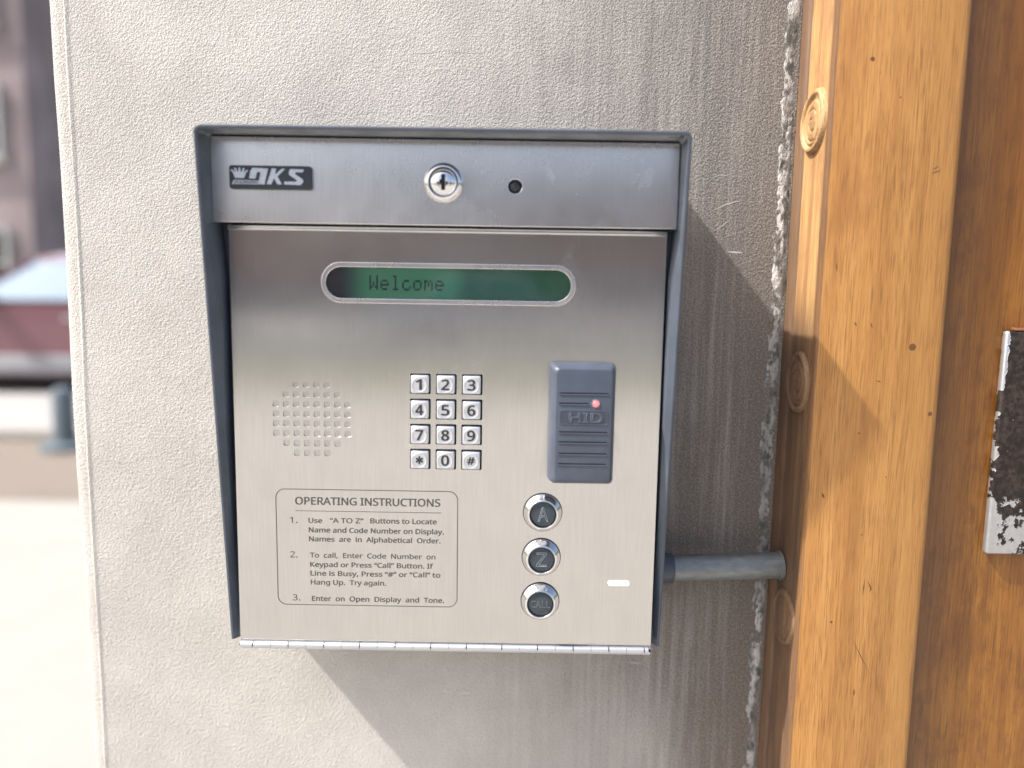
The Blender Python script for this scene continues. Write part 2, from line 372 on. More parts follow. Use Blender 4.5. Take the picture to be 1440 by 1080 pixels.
# ------------------------------------------------------------------ ground and street (metres)
def plane(name, x0, x1, y0, y1, z, mat):
    bm = bmesh.new(); vs = [bm.verts.new(v) for v in ((x0, y0, z), (x1, y0, z), (x1, y1, z), (x0, y1, z))]; bm.faces.new(vs)
    return tag(put(name, bm2me(bm), mat), kind='structure')
plane('ground', -600, 600, -600, 600, -.012, 'earth')
plane('pavement', -60, 60, -9.0, 5.2, 0.0, 'concrete')
plane('shade_strip', -60, -2.4, 4.0, 5.75, .004, 'shade_brown')  # shadow band across the pavement, laid as a darker strip
plane('road', -60, 60, 5.75, 13.4, -.008, 'pale_road')
plane('far_pavement', -60, 60, 13.4, 17.8, .0, 'concrete')
tag(box('kerb', -60, 60, 5.75, 5.90, -.01, .10, 'concrete', mm=False, bev=.02), kind='structure')
plane('grass_verge', -60, 60, -13.0, -9.2, .004, 'grass')
plane('back_road', -60, 60, -20, -13.0, -.008, 'asphalt')
plane('back_pavement', -60, 60, -37.0, -20, .0, 'pale_road')
tag(box('back_kerb', -60, 60, -9.2, -9.0, -.01, .06, 'concrete', mm=False, bev=.02), kind='structure')

def building(name, x0, x1, y0, y1, h, mat, label, face, nx, nz, ground_h=3.4):
    """face=-1: the facade looks towards -Y (at y0); face=+1: towards +Y (at y1). Window openings carry frame and pane"""
    b = empty(name, ((x0+x1)/2, (y0+y1)/2, 0), label, 'building', None)
    box('wall', x0, x1, y0, y1, -.1, h, mat, b, mm=False)
    yf = y0 if face < 0 else y1; s = face
    box('cornice', x0-.15, x1+.15, min(yf-.1*1, yf+.35*s), max(yf+.1, yf+.35*s), h-.1, h+.45, 'stone_trim', b, mm=False, bev=.04)
    wdx = (x1-x0)/nx; fh = (h-ground_h)/nz; proto = None
    for k in range(nz+1):
        for i in range(nx):
            cx = x0 + wdx*(i+.5); z0 = .9 if k == 0 else ground_h + fh*(k-1) + .8; 
            if proto is None:
                fw, hh = wdx*.28, min(fh, ground_h)*.55
                bm = bmesh.new(); ya, yb = sorted((yf+.02*s, yf+.12*s))
                for a in ((cx-fw, cx-fw+.1, z0, z0+hh), (cx+fw-.1, cx+fw, z0, z0+hh), (cx-fw+.1, cx+fw-.1, z0+hh-.1, z0+hh), (cx-fw+.1, cx+fw-.1, z0, z0+.1), (cx-fw+.1, cx+fw-.1, z0+hh/2-.03, z0+hh/2+.03)):
                    boxbm(a[0], a[1], ya, yb, a[2], a[3], 0, 1, bm, False)
                f = put('window', bm2me(bm), 'frame_paint', b)
                ya, yb = sorted((yf+.01*s, yf+.05*s))
                box('pane', cx-fw+.1, cx+fw-.1, ya, yb, z0+.1, z0+hh-.1, 'pane', f, mm=False)
                ya, yb = sorted((yf+.003*s, yf+.2*s)); box('sill', cx-fw-.1, cx+fw+.1, ya, yb, z0-.14, z0-.004, 'stone_trim', f, mm=False)
                proto, px, pz = f, cx, z0
            else: copy_tree(proto, b, (cx-px, 0, z0-pz))
    return b
building('brick_building', -34, -11.5, 18, 30, 12.5, 'brick', 'mauve brown brick building, blurred, across the street behind the maroon car', -1, 9, 3)
building('brick_building', -22, -6, -50, -37, 6.8, 'brick2', 'red brick row building across the back road, left of the buff one', 1, 6, 2)
building('brick_building', -6, 5, -50, -37, 7.4, 'brick3', 'buff brick building across the back road, between two red brick ones', 1, 4, 2)
building('brick_building', 5, 24, -50, -37, 7.0, 'brick2', 'wide red brick building across the back road, right of the buff one', 1, 7, 2)

def make_car(label, paintm, loc, rot):
    """built at the origin heading -X, wheels on z=0"""
    r = empty('parked_car', (0, 0, 0), label, 'car', 'cars parked along the streets')
    def prism(prof, hw, hw_top=None, ztop=None, zbot=None):
        bm = bmesh.new(); A = []; B = []
        for x, z in prof:
            k = hw if hw_top is None else hw + (hw_top-hw)*(z-zbot)/(ztop-zbot)
            A.append(bm.verts.new((x, -k, z))); B.append(bm.verts.new((x, k, z)))
        bm.faces.new(A); bm.faces.new(B[::-1]); n = len(prof)
        for i in range(n): bm.faces.new((A[i], B[i], B[(i+1) % n], A[(i+1) % n]))
        return bm
    arch = lambda cx: [(cx + .37*math.cos(rad(t)), .33 + .37*math.sin(rad(t))) for t in range(170, 5, -20)]
    prof = [(-2.22, .28), (-2.26, .55), (-2.20, .74), (-1.98, .86), (-1.05, .97), (-.9, 1.0), (1.7, 1.02), (2.1, .98), (2.22, .80), (2.24, .35), (2.15, .25)]
    low = [(x, z) for x, z in arch(1.35)[::-1]] + [(x, z) for x, z in arch(-1.38)[::-1]]
    bm = prism(prof + [(1.74, .22)] + low[:9] + [(.9, .20), (-.96, .20)] + low[9:] + [(-1.8, .22)], .88)
    bmesh.ops.bevel(bm, geom=[e for e in bm.edges if abs(e.verts[0].co.y) == abs(e.verts[1].co.y) and e.verts[0].co.y*e.verts[1].co.y > 0 and max(v.co.z for v in e.verts) > .72], offset=.07, segments=3, affect='EDGES')
    put('body', bm2me(bm), paintm, r, 35)
    g = prism([(-1.0, .985), (-.25, 1.46), (.0, 1.50), (.95, 1.50), (1.25, 1.44), (1.95, 1.0)], .84, .62, 1.5, .985)
    bmesh.ops.bevel(g, geom=list(g.edges), offset=.03, segments=2, affect='EDGES'); put('windows', bm2me(g), 'car_glass', r, 35)
    t = prism([(-.3, 1.455), (.0, 1.53), (.95, 1.53), (1.3, 1.45), (1.22, 1.42), (-.22, 1.42)], .66, .60, 1.53, 1.42)
    bmesh.ops.bevel(t, geom=list(t.edges), offset=.02, segments=2, affect='EDGES'); put('roof', bm2me(t), paintm, r, 35)
    for x in (-.62, .45, 1.55):
        for s in (-1, 1):
            x2 = -.28 if x < 0 else (x if x < 1 else 1.28)
            put('pillar', tube_me([(x if x != -.62 else -.98, s*.838, 1.0), (x2, s*.655, 1.46)], .03, 6, lambda a, b, c: Vector((a, b, c))), paintm, r, 40)
    box('bumper', -2.33, -2.18, -.84, .84, .30, .52, 'bumper', r, .04, mm=False); box('bumper', 2.16, 2.32, -.84, .84, .32, .54, 'bumper', r, .04, mm=False)
    for s in (-1, 1): box('side_sill', -.95, .9, *sorted((s*.86, s*.90)), .22, .42, 'bumper', r, .02, mm=False)
    for s in (-1, 1):
        box('door_handle', .12, .36, *sorted((s*.87, s*.915)), .80, .84, 'rim', r, .01, mm=False)
        box('mirror', -.78, -.62, *sorted((s*.86, s*1.06)), .98, 1.12, paintm, r, .03, mm=False)
        box('window_trim', -1.0, 1.9, *sorted((s*.835, s*.872)), .985, 1.015, 'black', r, .005, mm=False)
    box('grille', -2.29, -2.2, -.42, .42, .57, .73, 'black', r, .02, mm=False)
    for s in (-1, 1):
        box('headlight', -2.27, -2.0, *sorted((s*.50, s*.87)), .60, .76, 'lamp', r, .04, mm=False)
        box('tail_light', 2.1, 2.25, *sorted((s*.55, s*.885)), .62, .80, 'led', r, .03, mm=False)
    for x in (-1.38, 1.35):
        for s in (-1, 1):
            def wl(prof, n=28):
                bm = bmesh.new(); rows = [[bm.verts.new((x + q*math.cos(2*math.pi*i/n), s*y, .33 + q*math.sin(2*math.pi*i/n))) for i in range(n)] for q, y in prof]
                for A, B in zip(rows, rows[1:]):
                    for i in range(n): bm.faces.new((A[i], A[(i+1) % n], B[(i+1) % n], B[i]))
                bm.faces.new(rows[0]); bm.faces.new(rows[-1][::-1]); return bm2me(bm)
            ty = put('wheel', wl([(.22, .66), (.32, .66), (.33, .70), (.33, .84), (.31, .865), (.22, .865)]), 'tyre', r, 35)
            put('rim', wl([(.22, .70), (.22, .86), (.18, .84), (.06, .87), (.02, .87)]), 'rim', ty, 35)
    r.location = loc; r.rotation_euler.z = rad(rot)
    return r
red = make_car('maroon car parked across the street, blurred, left of the stucco wall', 'car_red', (-5.55, 9.5, -.008), 4)
red.scale = (1.1, 1.1, 1.1)
def car_copy(label, pm, loc, rot):
    c = copy_tree(red); c['label'] = label; c.location = loc; c.rotation_euler.z = rad(rot)
    for ch in c.children:
        if ch.name.split('.')[0] in ('body', 'roof', 'pillar', 'mirror'):
            ch.data = ch.data.copy(); ch.data.materials.clear(); ch.data.materials.append(M[pm])
    return c
car_copy('white car parked on the back road in front of the buff brick building', 'car_white', (-1.2, -18.6, -.008), 0)
car_copy('silver car parked on the back road, last to the right', 'car_silver', (5.8, -18.7, -.008), 0)
car_copy('dark blue car parked on the back road, last to the left', 'car_blue', (-9.5, -18.6, -.008), 180)

bo = empty('bollard', (-3.58, 5.45, 0), 'short blurred blue grey bollard on the kerb left of the stucco wall', 'bollard')
V3 = lambda a, b, c: Vector((a, b, c))
put('base', tube_me([(-3.58, 5.45, 0), (-3.58, 5.45, .05), (-3.58, 5.45, .07)], [.19, .19, .12], 20, V3), 'bollard', bo, 35)
put('post', tube_me([(-3.58, 5.45, .07), (-3.58, 5.45, .44), (-3.58, 5.45, .49), (-3.58, 5.45, .51)], [.085, .085, .07, .02], 20, V3), 'bollard', bo, 35)

# ------------------------------------------------------------------ the stucco wall
wall = empty('stucco_wall', P(-70, 590, -1350), 'pale sand finished stucco wall with grey dirt, behind the entry panel', 'wall')
XL, XR = -343, 206
def wall_me():
    # cross-section of the pier, extruded up; the left corner has a rounded bead with a fine ridge beside it
    prof = [(XR, 590), (-328, 590), (-329.8, 590), (-330.8, 589.65), (-332.0, 589.6), (-333.0, 590.3), (-336, 590.5), (-340, 591.0), (-342.3, 592.2), (-343.1, 594.5), (-343.2, 600)]
    prof += [(XL-.2, 990), (XR, 990)]
    bm = bmesh.new(); zs = [-1350 + 60*i for i in range(0, 56)]
    rows = []
    for z in zs:
        row = []
        for j, (x, y) in enumerate(prof):
            dx = 0 if j in (0, 1, len(prof)-1) else (math.sin(z*.021+1)*.5 + math.sin(z*.007)*.8 + random.uniform(-.35, .35) + (z+100)*-.006*(1 if x < -333 else .25))
            row.append(bm.verts.new(P(x + dx, y, z)))
        rows.append(row)
    n = len(prof)
    for A, B in zip(rows, rows[1:]):
        for i in range(n): bm.faces.new((A[i], A[(i+1) % n], B[(i+1) % n], B[i]))
    bm.faces.new(rows[0]); bm.faces.new(rows[-1][::-1]); return bm2me(bm)
put('plaster_face', wall_me(), 'stucco', wall, 25)
box('lintel_face', 206, 1500, 590, 990, 900, 1950, 'stucco', wall)
box('side_face', 1500, 5200, 590, 990, -1350, 1950, 'stucco', wall)
# broken mortar bead between plaster and the wooden frame
def mortar():
    bm = bmesh.new(); nz, nx = 620, 7; rows = []
    from mathutils import noise
    for i in range(nz):
        z = -520 + 960*i/(nz-1); row = []
        l = 193.5 + 4.5*noise.noise(Vector((0, 0, z*.021))) + 2.6*noise.noise(Vector((3, 0, z*.09))) + 1.5*noise.noise(Vector((7, 0, z*.3)))
        r = 205.6 + 1.6*noise.noise(Vector((9, 0, z*.04))) + .9*noise.noise(Vector((5, 0, z*.25)))
        for j in range(nx):
            t = j/(nx-1); x = l + (r-l)*t
            hgt = math.sin(math.pi*min(1, t*1.08+.02))**.6 * (1.0 + 1.3*noise.noise(Vector((x*.10, 1, z*.045))) + 1.3*noise.noise(Vector((x*.4, 1, z*.16))))
            if noise.noise(Vector((x*.16, 8, z*.028))) > .33: hgt = .2
            row.append(bm.verts.new(P(x, 590.4 - hgt if 0 < j < nx-1 else 591.5, z)))
        rows.append(row)
    for A, B in zip(rows, rows[1:]):
        for j in range(nx-1): bm.faces.new((A[j], A[j+1], B[j+1], B[j]))
    return bm2me(bm)
put('mortar_bead', mortar(), 'mortar', wall, 60)
# scratches scraped into the plaster
def scratch(pts, wd):
    out = [];  n = len(pts)
    up = [(x, z + wd*math.sin(math.pi*(i+.6)/(n+.2))) for i, (x, z) in enumerate(pts)]
    lo = [(x, z - wd*math.sin(math.pi*(i+.6)/(n+.2))) for i, (x, z) in enumerate(pts)]
    return sheet_me([lo + up[::-1]], 589.88, 589.97)
M['scrape'] = Mt('scraped_plaster', (.60, .58, .55), .9).m
def arc(x0, z0, x1, z1, sag, n=14):
    return [(x0 + (x1-x0)*t + random.uniform(-.15, .15), z0 + (z1-z0)*t + sag*math.sin(math.pi*t) + random.uniform(-.25, .25)) for t in [i/n for i in range(n+1)]]
for a in ((-54, -327.5, -49, -328, .4, .7), (-40, -328.6, -30.5, -329.2, .2, .8), (-78, 169.2, -62, 169.5, .1, .12), (-50, 170.2, -27, 169.9, .1, .15), (141, 78, 160, 84, 4, .2), (146, 58, 170, 67, 1.5, .35), (148, 44, 164, 56, -1.5, .3), (160, 29, 172, 28.4, 0, .7), (136, 88, 143, 64, 3, .15), (-225, 172, -222, 174.5, .3, .6), (96, -300, 108, -301, .2, .3)):
    put('scratch', scratch(arc(*a[:5]), a[5]), 'scrape', wall)

# ------------------------------------------------------------------ wooden door frame and door
frame = empty('door_frame', P(250, 560, -1350), 'honey coloured wooden door frame with carved round bosses on its left side', 'door frame')
def extrude_xy(prof, z0, z1, T=P):
    bm = bmesh.new(); A = [bm.verts.new(T(x, y, z0)) for x, y in prof]; B = [bm.verts.new(T(x, y, z1)) for x, y in prof]; n = len(prof)
    for i in range(n): bm.faces.new((A[i], A[(i+1) % n], B[(i+1) % n], B[i]))
    bm.faces.new(A); bm.faces.new(B[::-1]); return bm2me(bm)
TOP = 900
bp = [(209.8, 534), (207.5, 534), (207.0, 533), (206.9, 529), (207.6, 527.6), (209, 527)] + [(290.6 + 5*math.sin(rad(t)), 532 - 5*math.cos(rad(t))) for t in range(0, 91, 15)] + [(295.6, 585), (209.8, 585)]
put('board', extrude_xy(bp, -1350, TOP), 'wood', frame, 30)
sp = [(209.8, 592), (209.8, 534.2), (209.0, 534.2), (208.9, 535.2), (208.3, 535.8), (208.0, 537), (208.0, 574.2), (209.4, 575.0), (209.4, 576.8), (207.6, 577.6), (206.5, 579.4), (206.3, 592)]
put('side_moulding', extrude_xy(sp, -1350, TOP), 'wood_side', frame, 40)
# carved disc with a raised rim and a spiral, on the face that looks left
def disc_me():
    bm = bmesh.new(); nr, na = 26, 64; rows = []
    cy, cz, R = 556, 117, 21
    for i in range(nr+1):
        q = i/nr; row = []
        for k in range(na):
            t = 2*math.pi*k/na
            tip = 1 + .14*max(0, math.cos(t - rad(62)))**10
            rr = R*q*(tip if q > .8 else 1)
            ph = (q*3.1 - t/(2*math.pi)) % 1.0
            h = 2.6 + (1.3 if q > .80 else 0)*min(1, (q-.8)/.05) + (-.9 if (ph < .22 and q < .72 and q > .1) else 0) + (1.0 if .72 < q <= .8 else 0)*-1.0 + .8*(1-q)
            if i == nr: h = -.3
            if i == nr-1: h -= .9
            row.append(bm.verts.new(P(208.2 - h, cy - rr*math.cos(t), cz + rr*math.sin(t))))
        rows.append(row)
    for A, B in zip(rows, rows[1:]):
        for k in range(na):
            j = (k+1) % na; bm.faces.new((A[k], A[j], B[j], B[k]))
    return bm2me(bm)
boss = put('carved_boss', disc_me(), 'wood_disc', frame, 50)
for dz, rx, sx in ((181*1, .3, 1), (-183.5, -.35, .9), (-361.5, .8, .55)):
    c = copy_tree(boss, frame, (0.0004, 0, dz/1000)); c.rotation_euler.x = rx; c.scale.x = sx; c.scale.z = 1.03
# nail holes and dents in the board: small dark plugs set just into the face
M['plug'] = Mt('old_nail_hole', (.14, .065, .022), .8).m
for x, z, r in ((273.1, -36.5, 2.5), (289.0, -82.6, 1.6), (231.8, 151.9, 1.5), (252, 128, .6), (248, -170, .6), (262, -128, .5), (231, -235, .9), (241, -97, .6)):
    put('nail_hole', lathe_me(x, z, [(0, 526.94), (r*.7, 526.9), (r, 526.97)], 12), 'plug', frame)
def gouge(x0, z0, x1, z1, wd):
    d = Vector((x1-x0, z1-z0)).normalized(); nx, nz = -d.y*wd, d.x*wd; mx, mz = (x0+x1)/2, (z0+z1)/2
    return sheet_me([[(x0, z0), (mx+nx, mz+nz), (x1, z1), (mx-nx, mz-nz)]], 526.90, 526.99)
for g in ((255, -204, 258, -211, .45), (252.5, -203, 252, -214, .4), (258, -208, 256.5, -212, .35), (246, -246, 262, -275, .3), (283, 82, 276, 79.5, .35), (281, 84.5, 277, 82, .3), (232, -20, 234, -22.5, .6), (243, -20, 245, -24, .5), (218, -140, 220, -144, .8), (217, 20, 218, 14, .4), (250, -60, 254, -61, .4)):
    put('gouge', gouge(*g), 'plug', frame)
box('head_board', 209.8, 1300, 527.2, 585, TOP, TOP+90, 'wood', frame, 2)
box('board_right', 1212, 1300, 527, 585, -1350, TOP-.5, 'wood', frame, 4).name = 'board'

door = empty('door', P(750, 560, -1350), 'darker stained wooden door in shadow right of the frame board', 'door')
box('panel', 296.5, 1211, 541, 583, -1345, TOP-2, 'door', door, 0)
dp = put('push_plate', bm2me(boxbm(341.7, 440, 534.8, 540.8, -185.6, -24.8, 2.2, 3)), 'door_plate', door, 35)
dp['label'] = 'worn black metal plate with silver bare metal showing at its lower end'
box('plate_tab', 347.5, 362, 535.5, 540.6, -24.4, -22.6, 'copper', door, .4)

# ------------------------------------------------------------------ conduit
con = empty('conduit', P(160, 568, -212), 'short grey metal conduit running from the entry panel to the door frame', 'pipe')
put('pipe', tube_me([(106, 568, -212.6), (127, 568, -211.7), (207.5, 568, -208.2)], 10.0, 32), 'galv', con, 50)
put('coupling', tube_me([(105, 568, -212.6), (123, 568, -211.9), (124.5, 568, -211.9)], [11.6, 11.6, 10.2], 32), 'hood', con, 50)
put('collar', tube_me([(205.2, 568, -208.3), (207.2, 568, -208.2)], 11.2, 32), 'galv', con, 50)

# ------------------------------------------------------------------ telephone entry panel
panel = empty('entry_panel', P(-45, 590, -250), 'stainless steel telephone entry panel with keypad in a slate metal hood', 'intercom')
HX0, HX1, HZ1, HZ0 = -198.5, 107.0, 96.0, -252.5
def hood_y(z): return 484 + (96-z)*37/348.5
def hood_me():
    bm = bmesh.new(); t = 2.6; R = 5; path = []
    def arcp(cx, cz, r, a0, a1, n=6): return [(cx + r*math.cos(rad(a0+(a1-a0)*i/n)), cz + r*math.sin(rad(a0+(a1-a0)*i/n))) for i in range(n+1)]
    zs = [HZ0 + (HZ1-R-HZ0)*i/12 for i in range(13)]
    outer = [(HX0, z) for z in zs[:-1]] + arcp(HX0+R, HZ1-R, R, 180, 90) + arcp(HX1-R, HZ1-R, R, 90, 0) + [(HX1, z) for z in zs[:-1][::-1]]
    inner = [(HX0+t, z) for z in zs[:-1]] + arcp(HX0+R, HZ1-R, R-t, 180, 90) + arcp(HX1-R, HZ1-R, R-t, 90, 0) + [(HX1-t, z) for z in zs[:-1][::-1]]
    rows = []
    for (ox, oz), (ix, iz) in zip(outer, inner):
        yf = hood_y(oz); k = min(1, max(0, (34-oz)/30)); w = 2.7*k          # below the bezel the rim thickens into a sloping flange
        if iz < HZ1-R-3: ix += w if ox < 0 else -w
        f = lambda a, b, q: a + (b-a)*q
        tt = 2.6+w; q = 2.0/tt
        rows.append([P(ox, 589.5, oz), P(ox, yf+.8, oz), P(f(ox, ix, .3/tt), yf+.25, f(oz, iz, .3/tt)), P(f(ox, ix, .8/tt), yf, f(oz, iz, .8/tt)), P(f(ox, ix, q*.9), yf+.05, f(oz, iz, q*.9)), P(f(ox, ix, .96), yf+.5+1.5*w, f(oz, iz, .96)), P(ix, yf+1.1+1.5*w, iz), P(ix, 589.5, iz)])
    rows = [[bm.verts.new(v) for v in r] for r in rows]
    for A, B in zip(rows, rows[1:]):
        for i in range(7): bm.faces.new((A[i], A[i+1], B[i+1], B[i]))
    bm.faces.new(rows[0]); bm.faces.new(rows[-1][::-1]); return bm2me(bm)
put('hood', hood_me(), 'hood', panel, 35)
# the case behind the faceplate
box('case', HX0+2.7, HX1-2.7, 524, 589, -251.5, 93, 'hood', panel)
FP0, FP1, FZ0, FZ1 = -189.6, 99.8, -249.5, 37.0
# faceplate with its cut-outs
KX = [-62.8, -45.3, -27.8]; KZ = [-65.8, -83.0, -100.3, -117.6]
slot = rrect(-126.8, 38.4, -10.2, 12.6, 11.3, 10)
holes = []
rowsn = [4, 6, 8, 8, 8, 8, 6, 4]
for r, n in enumerate(rowsn):
    for i in range(n):
        cx = -136.6 + (i-(n-1)/2)*6.95; cz = -67.4 - r*6.75
        holes.append(rrect(cx-2.05, cx+2.05, cz-2.05, cz+2.05, 1.0, 2))
keyh = [rrect(x-6.9, x+6.9, z-6.9, z+6.9, .5, 1) for x in KX for z in KZ]
fp = sheet('faceplate', [strip_loops(FP0, FP1, FZ0, FZ1)[::1], slot] + holes + keyh, 515, 517.5, 'steel', panel, .25, uv=True)
put('plate_flange', bm2me(boxbm(FP1-.7, FP1, 517.6, 524, FZ0, FZ1, 0, 1, boxbm(FP0, FP0+.7, 517.6, 524, FZ0, FZ1))), 'steel', panel, uv=True)
box('speaker_mesh', -168, -106, 515.9, 517.2, -122, -60, 'mesh_steel', panel, uv=True)
kb = box('keypad_backing', -73, -18, 519.5, 521, -127, -56, 'void', panel)
# top bezel
bez = sheet('bezel', [rrect(-196.0, 104.0, 38.6, 92.6, .8, 3), circ(-46.7, 65.6, 11, 40), circ(-.9, 64.0, 4.4, 28)], 505, 507.5, 'bezel_steel', panel, .5, uv=True)
box('bezel_return', -195.6, 103.6, 507.6, 517.5, 38.7, 40.9, 'bezel_steel', panel, .2, uv=True)
box('bezel_side', -195.6, -193.6, 507.6, 523.9, 41, 92.2, 'bezel_steel', panel, uv=True); box('bezel_side', 101.6, 103.6, 507.6, 523.9, 41, 92.2, 'bezel_steel', panel, uv=True)
box('lip_strip', FP0+.3, FP1-.3, 512.2, 514.9, 34.6, 37.6, 'steel', panel, .5, uv=True)
for a, b in ((-151, -95), (-95, -92), (-26, 58)):
    if b-a > 10: box('lip_slot', a, b, 511.9, 513.5, 37.75, 38.55, 'void', panel)
# rim of the display window
def rim(loop, y, rmm, n=8):
    bm = bmesh.new(); N = len(loop); rows = []
    for i in range(N):
        p = Vector(loop[i]); d = (Vector(loop[(i+1) % N]) - Vector(loop[i-1])).normalized(); nn = Vector((d.y, -d.x))
        rows.append([bm.verts.new(P(p.x + nn.x*rmm*math.cos(2*math.pi*k/n), y + rmm*.7*math.sin(2*math.pi*k/n), p.y + nn.y*rmm*math.cos(2*math.pi*k/n))) for k in range(n)])
    for i in range(N):
        A, B = rows[i], rows[(i+1) % N]
        for k in range(n): bm.faces.new((A[k], A[(k+1) % n], B[(k+1) % n], B[k]))
    return bm2me(bm)
disp = sheet('display', [rrect(-129.0, 40.6, -12.4, 14.8, 13.5, 10), rrect(-125.6, 37.2, -9.0, 11.4, 10.1, 10)], 514.5, 518.5, 'bezel_steel', panel, .5, uv=True)
disp['label'] = 'green display reading Welcome'
box('lcd', -128, 40, 519.4, 520.4, -12.5, 15, 'lcd', disp)
M['lcd_text'] = M['lcd_ink']
G = {'W': ('10001', '10001', '10001', '10101', '10101', '11011', '10001'), 'e': ('00000', '00000', '01110', '10001', '11111', '10000', '01110'), 'l': ('01100', '00100', '00100', '00100', '00100', '00100', '01110'),
     'c': ('00000', '00000', '01110', '10000', '10000', '10001', '01110'), 'o': ('00000', '00000', '01110', '10001', '10001', '10001', '01110'), 'm': ('00000', '00000', '11010', '10101', '10101', '10001', '10001')}
bm = bmesh.new()
for i, ch in enumerate('Welcome'):
    for r in range(7):
        for c in range(5):
            if G[ch][r][c] == '1':
                x = -97.5 + i*7.35 + c*1.16; z = 6.4 - r*1.42; boxbm(x, x+1.05, 519.1, 519.35, z-1.3, z, 0, 1, bm)
put('display_text', bm2me(bm), 'lcd_ink', disp)
put('window_glass', sheet_me([rrect(-125.5, 37.1, -8.9, 11.3, 10.0, 10)], 516.0, 517.0), 'glass', disp)

# keys
def key_caps():
    x, z = KX[0], KZ[0]
    # frame ring round each key
    k = put('key', bm2me(boxbm(x-6.1, x+5.9, 511.6, 519, z-6.1, z+5.9, .9, 3)), 'key', panel, 35)
    put('key_dish', lathe_me(x-.3, z-.2, [(0, 511.2), (3.6, 511.2), (4.7, 511.1), (4.95, 510.95), (5.2, 511.7)], 32), 'key', k, 40)
    return k
k0 = key_caps(); keys = []
for r in range(4):
    for c in range(3): keys.append(k0 if r == c == 0 else copy_tree(k0, panel, ((KX[c]-KX[0])/1000, 0, (KZ[r]-KZ[0])/1000)))
names = ['123', '456', '789', '*0#']
for r in range(4):
    for c in range(3):
        k = keys[r*3+c]
        ch = names[r][c]; k['label'] = 'silver key marked ' + {'*': 'star', '#': 'hash'}.get(ch, ch)
        cx, cz = KX[c]-.2, KZ[r]
        if ch == '*':
            bars = []
            for a in (0, 60, 120):
                u = Vector((math.cos(rad(a+90)), math.sin(rad(a+90)))); v = Vector((-u.y, u.x))
                bars.append(sheet_me([[tuple(Vector((cx, cz)) + u*s1*2.7 + v*s2*.62) for s1, s2 in ((-1, -1), (1, -1), (1, 1), (-1, 1))]], 511.0-a*.0003, 511.19))
            mm_ = join_me(bars)
        elif ch == '#': mm_ = text_me('#', cx-2.6, cx+2.6, cz-2.5, 5.0, 511.0, 511.19, .4)
        else:
            wd = {'1': 1.9}.get(ch, 2.45); mm_ = text_me(ch, cx-wd-(.3 if ch == '1' else 0), cx+wd-(.5 if ch == '1' else 0), cz-3.4, 6.8, 511.0, 511.19, .6)
        put('digit', mm_, 'key_ink', k)

# round push buttons
for i, (cx, cz, ch) in enumerate(((21.6, -153.7, 'A'), (21.3, -185.7, 'Z'), (21.1, -217.6, 'CALL'))):
    b = put('push_button', lathe_me(cx, cz, [(8.7, 513.5), (8.9, 508.6), (9.3, 508.1), (9.9, 508.1), (10.6, 508.9), (11.7, 511.2), (12.8, 512.6), (13.1, 513.4), (13.1, 515.05)], 64), 'chrome', panel, 50)
    b['label'] = 'round chrome ringed button marked ' + ch
    put('gasket', lathe_me(cx, cz, [(13.0, 514.2), (13.55, 514.3), (13.6, 515)], 48), 'void', b, 40)
    put('button_cap', lathe_me(cx, cz, [(0, 508.9), (4, 508.95), (7.4, 509.2), (8.3, 509.7), (8.7, 510.6), (8.7, 513.5)], 48), 'cap', b, 50)
    if ch == 'CALL': t = text_me('CALL', cx-6.6, cx+6.8, cz-2.2, 4.6, 508.7, 508.9, 0, 0, .10)
    else: t = text_me(ch, cx-3.6, cx+3.8, cz-4.6, 9.6, 508.7, 508.9, 0, 0, .16)
    put('letter', t, 'outline', b)

# lock
lk = put('lock', lathe_me(-46.7, 65.6, [(9.2, 503.0), (9.25, 500.8), (9.7, 500.2), (10.6, 500.4), (11.9, 501.8), (12.5, 503.6), (12.6, 505.1)], 64), 'chrome', panel, 50)
put('lock_barrel', lathe_me(-46.7, 65.4, [(0, 498.9), (3, 499.05), (5.5, 499.6), (7.6, 500.6), (8.4, 501.4), (8.7, 502.4), (8.7, 503)], 64), 'chrome', lk, 60)
put('lock_groove', lathe_me(-46.7, 65.5, [(8.6, 502.6), (9.3, 502.6)], 48), 'void', lk)
put('keyway', join_me([sheet_me([strip_loops(-47.8, -45.3, 60.4, 70.2)], 498.6, 500.2), sheet_me([strip_loops(-48.9, -47.8, 64.6, 67.0)], 498.72, 500.2)]), 'void', lk)
put('keyway_rim', rim(circ(-46.7, 65.4, 4.0, 32), 499.3, .28, 6), 'chrome', lk, 60)
put('microphone', lathe_me(-.9, 64.0, [(0, 504.6), (1.6, 504.9), (3.2, 506.0), (4.3, 508)], 36), 'badge', panel, 60)

# maker's badge
badge = sheet('badge', [rrect(-183.6, -131.0, 59.6, 74.3, 1.8, 5)], 502.6, 505.1, 'badge', panel, .5)
def BX(cx): return -183.6 + (cx-148)/(1338-148)*52.6
def BZ(cy): return 74.2 - (cy-125)/(490-125)*14.6
def poly(name, pts, y=502.25): put(name, sheet_me([[(BX(a), BZ(b)) for a, b in pts]], y, 502.7), 'badge_silver', badge)
poly('logo_letter', [(495, 160), (718, 172), (660, 420), (572, 412), (610, 228), (555, 226), (530, 330), (442, 325), (460, 215)])
poly('logo_letter', [(770, 168), (832, 170), (815, 262), (915, 170), (962, 172), (850, 292), (912, 412), (848, 412), (800, 318), (757, 415), (692, 412), (735, 290)])
poly('logo_letter', [(1040, 172), (1235, 178), (1215, 220), (1110, 222), (1105, 248), (1215, 330), (1222, 372), (1180, 420), (945, 412), (950, 368), (1120, 368), (1130, 345), (1020, 262), (1015, 215)])
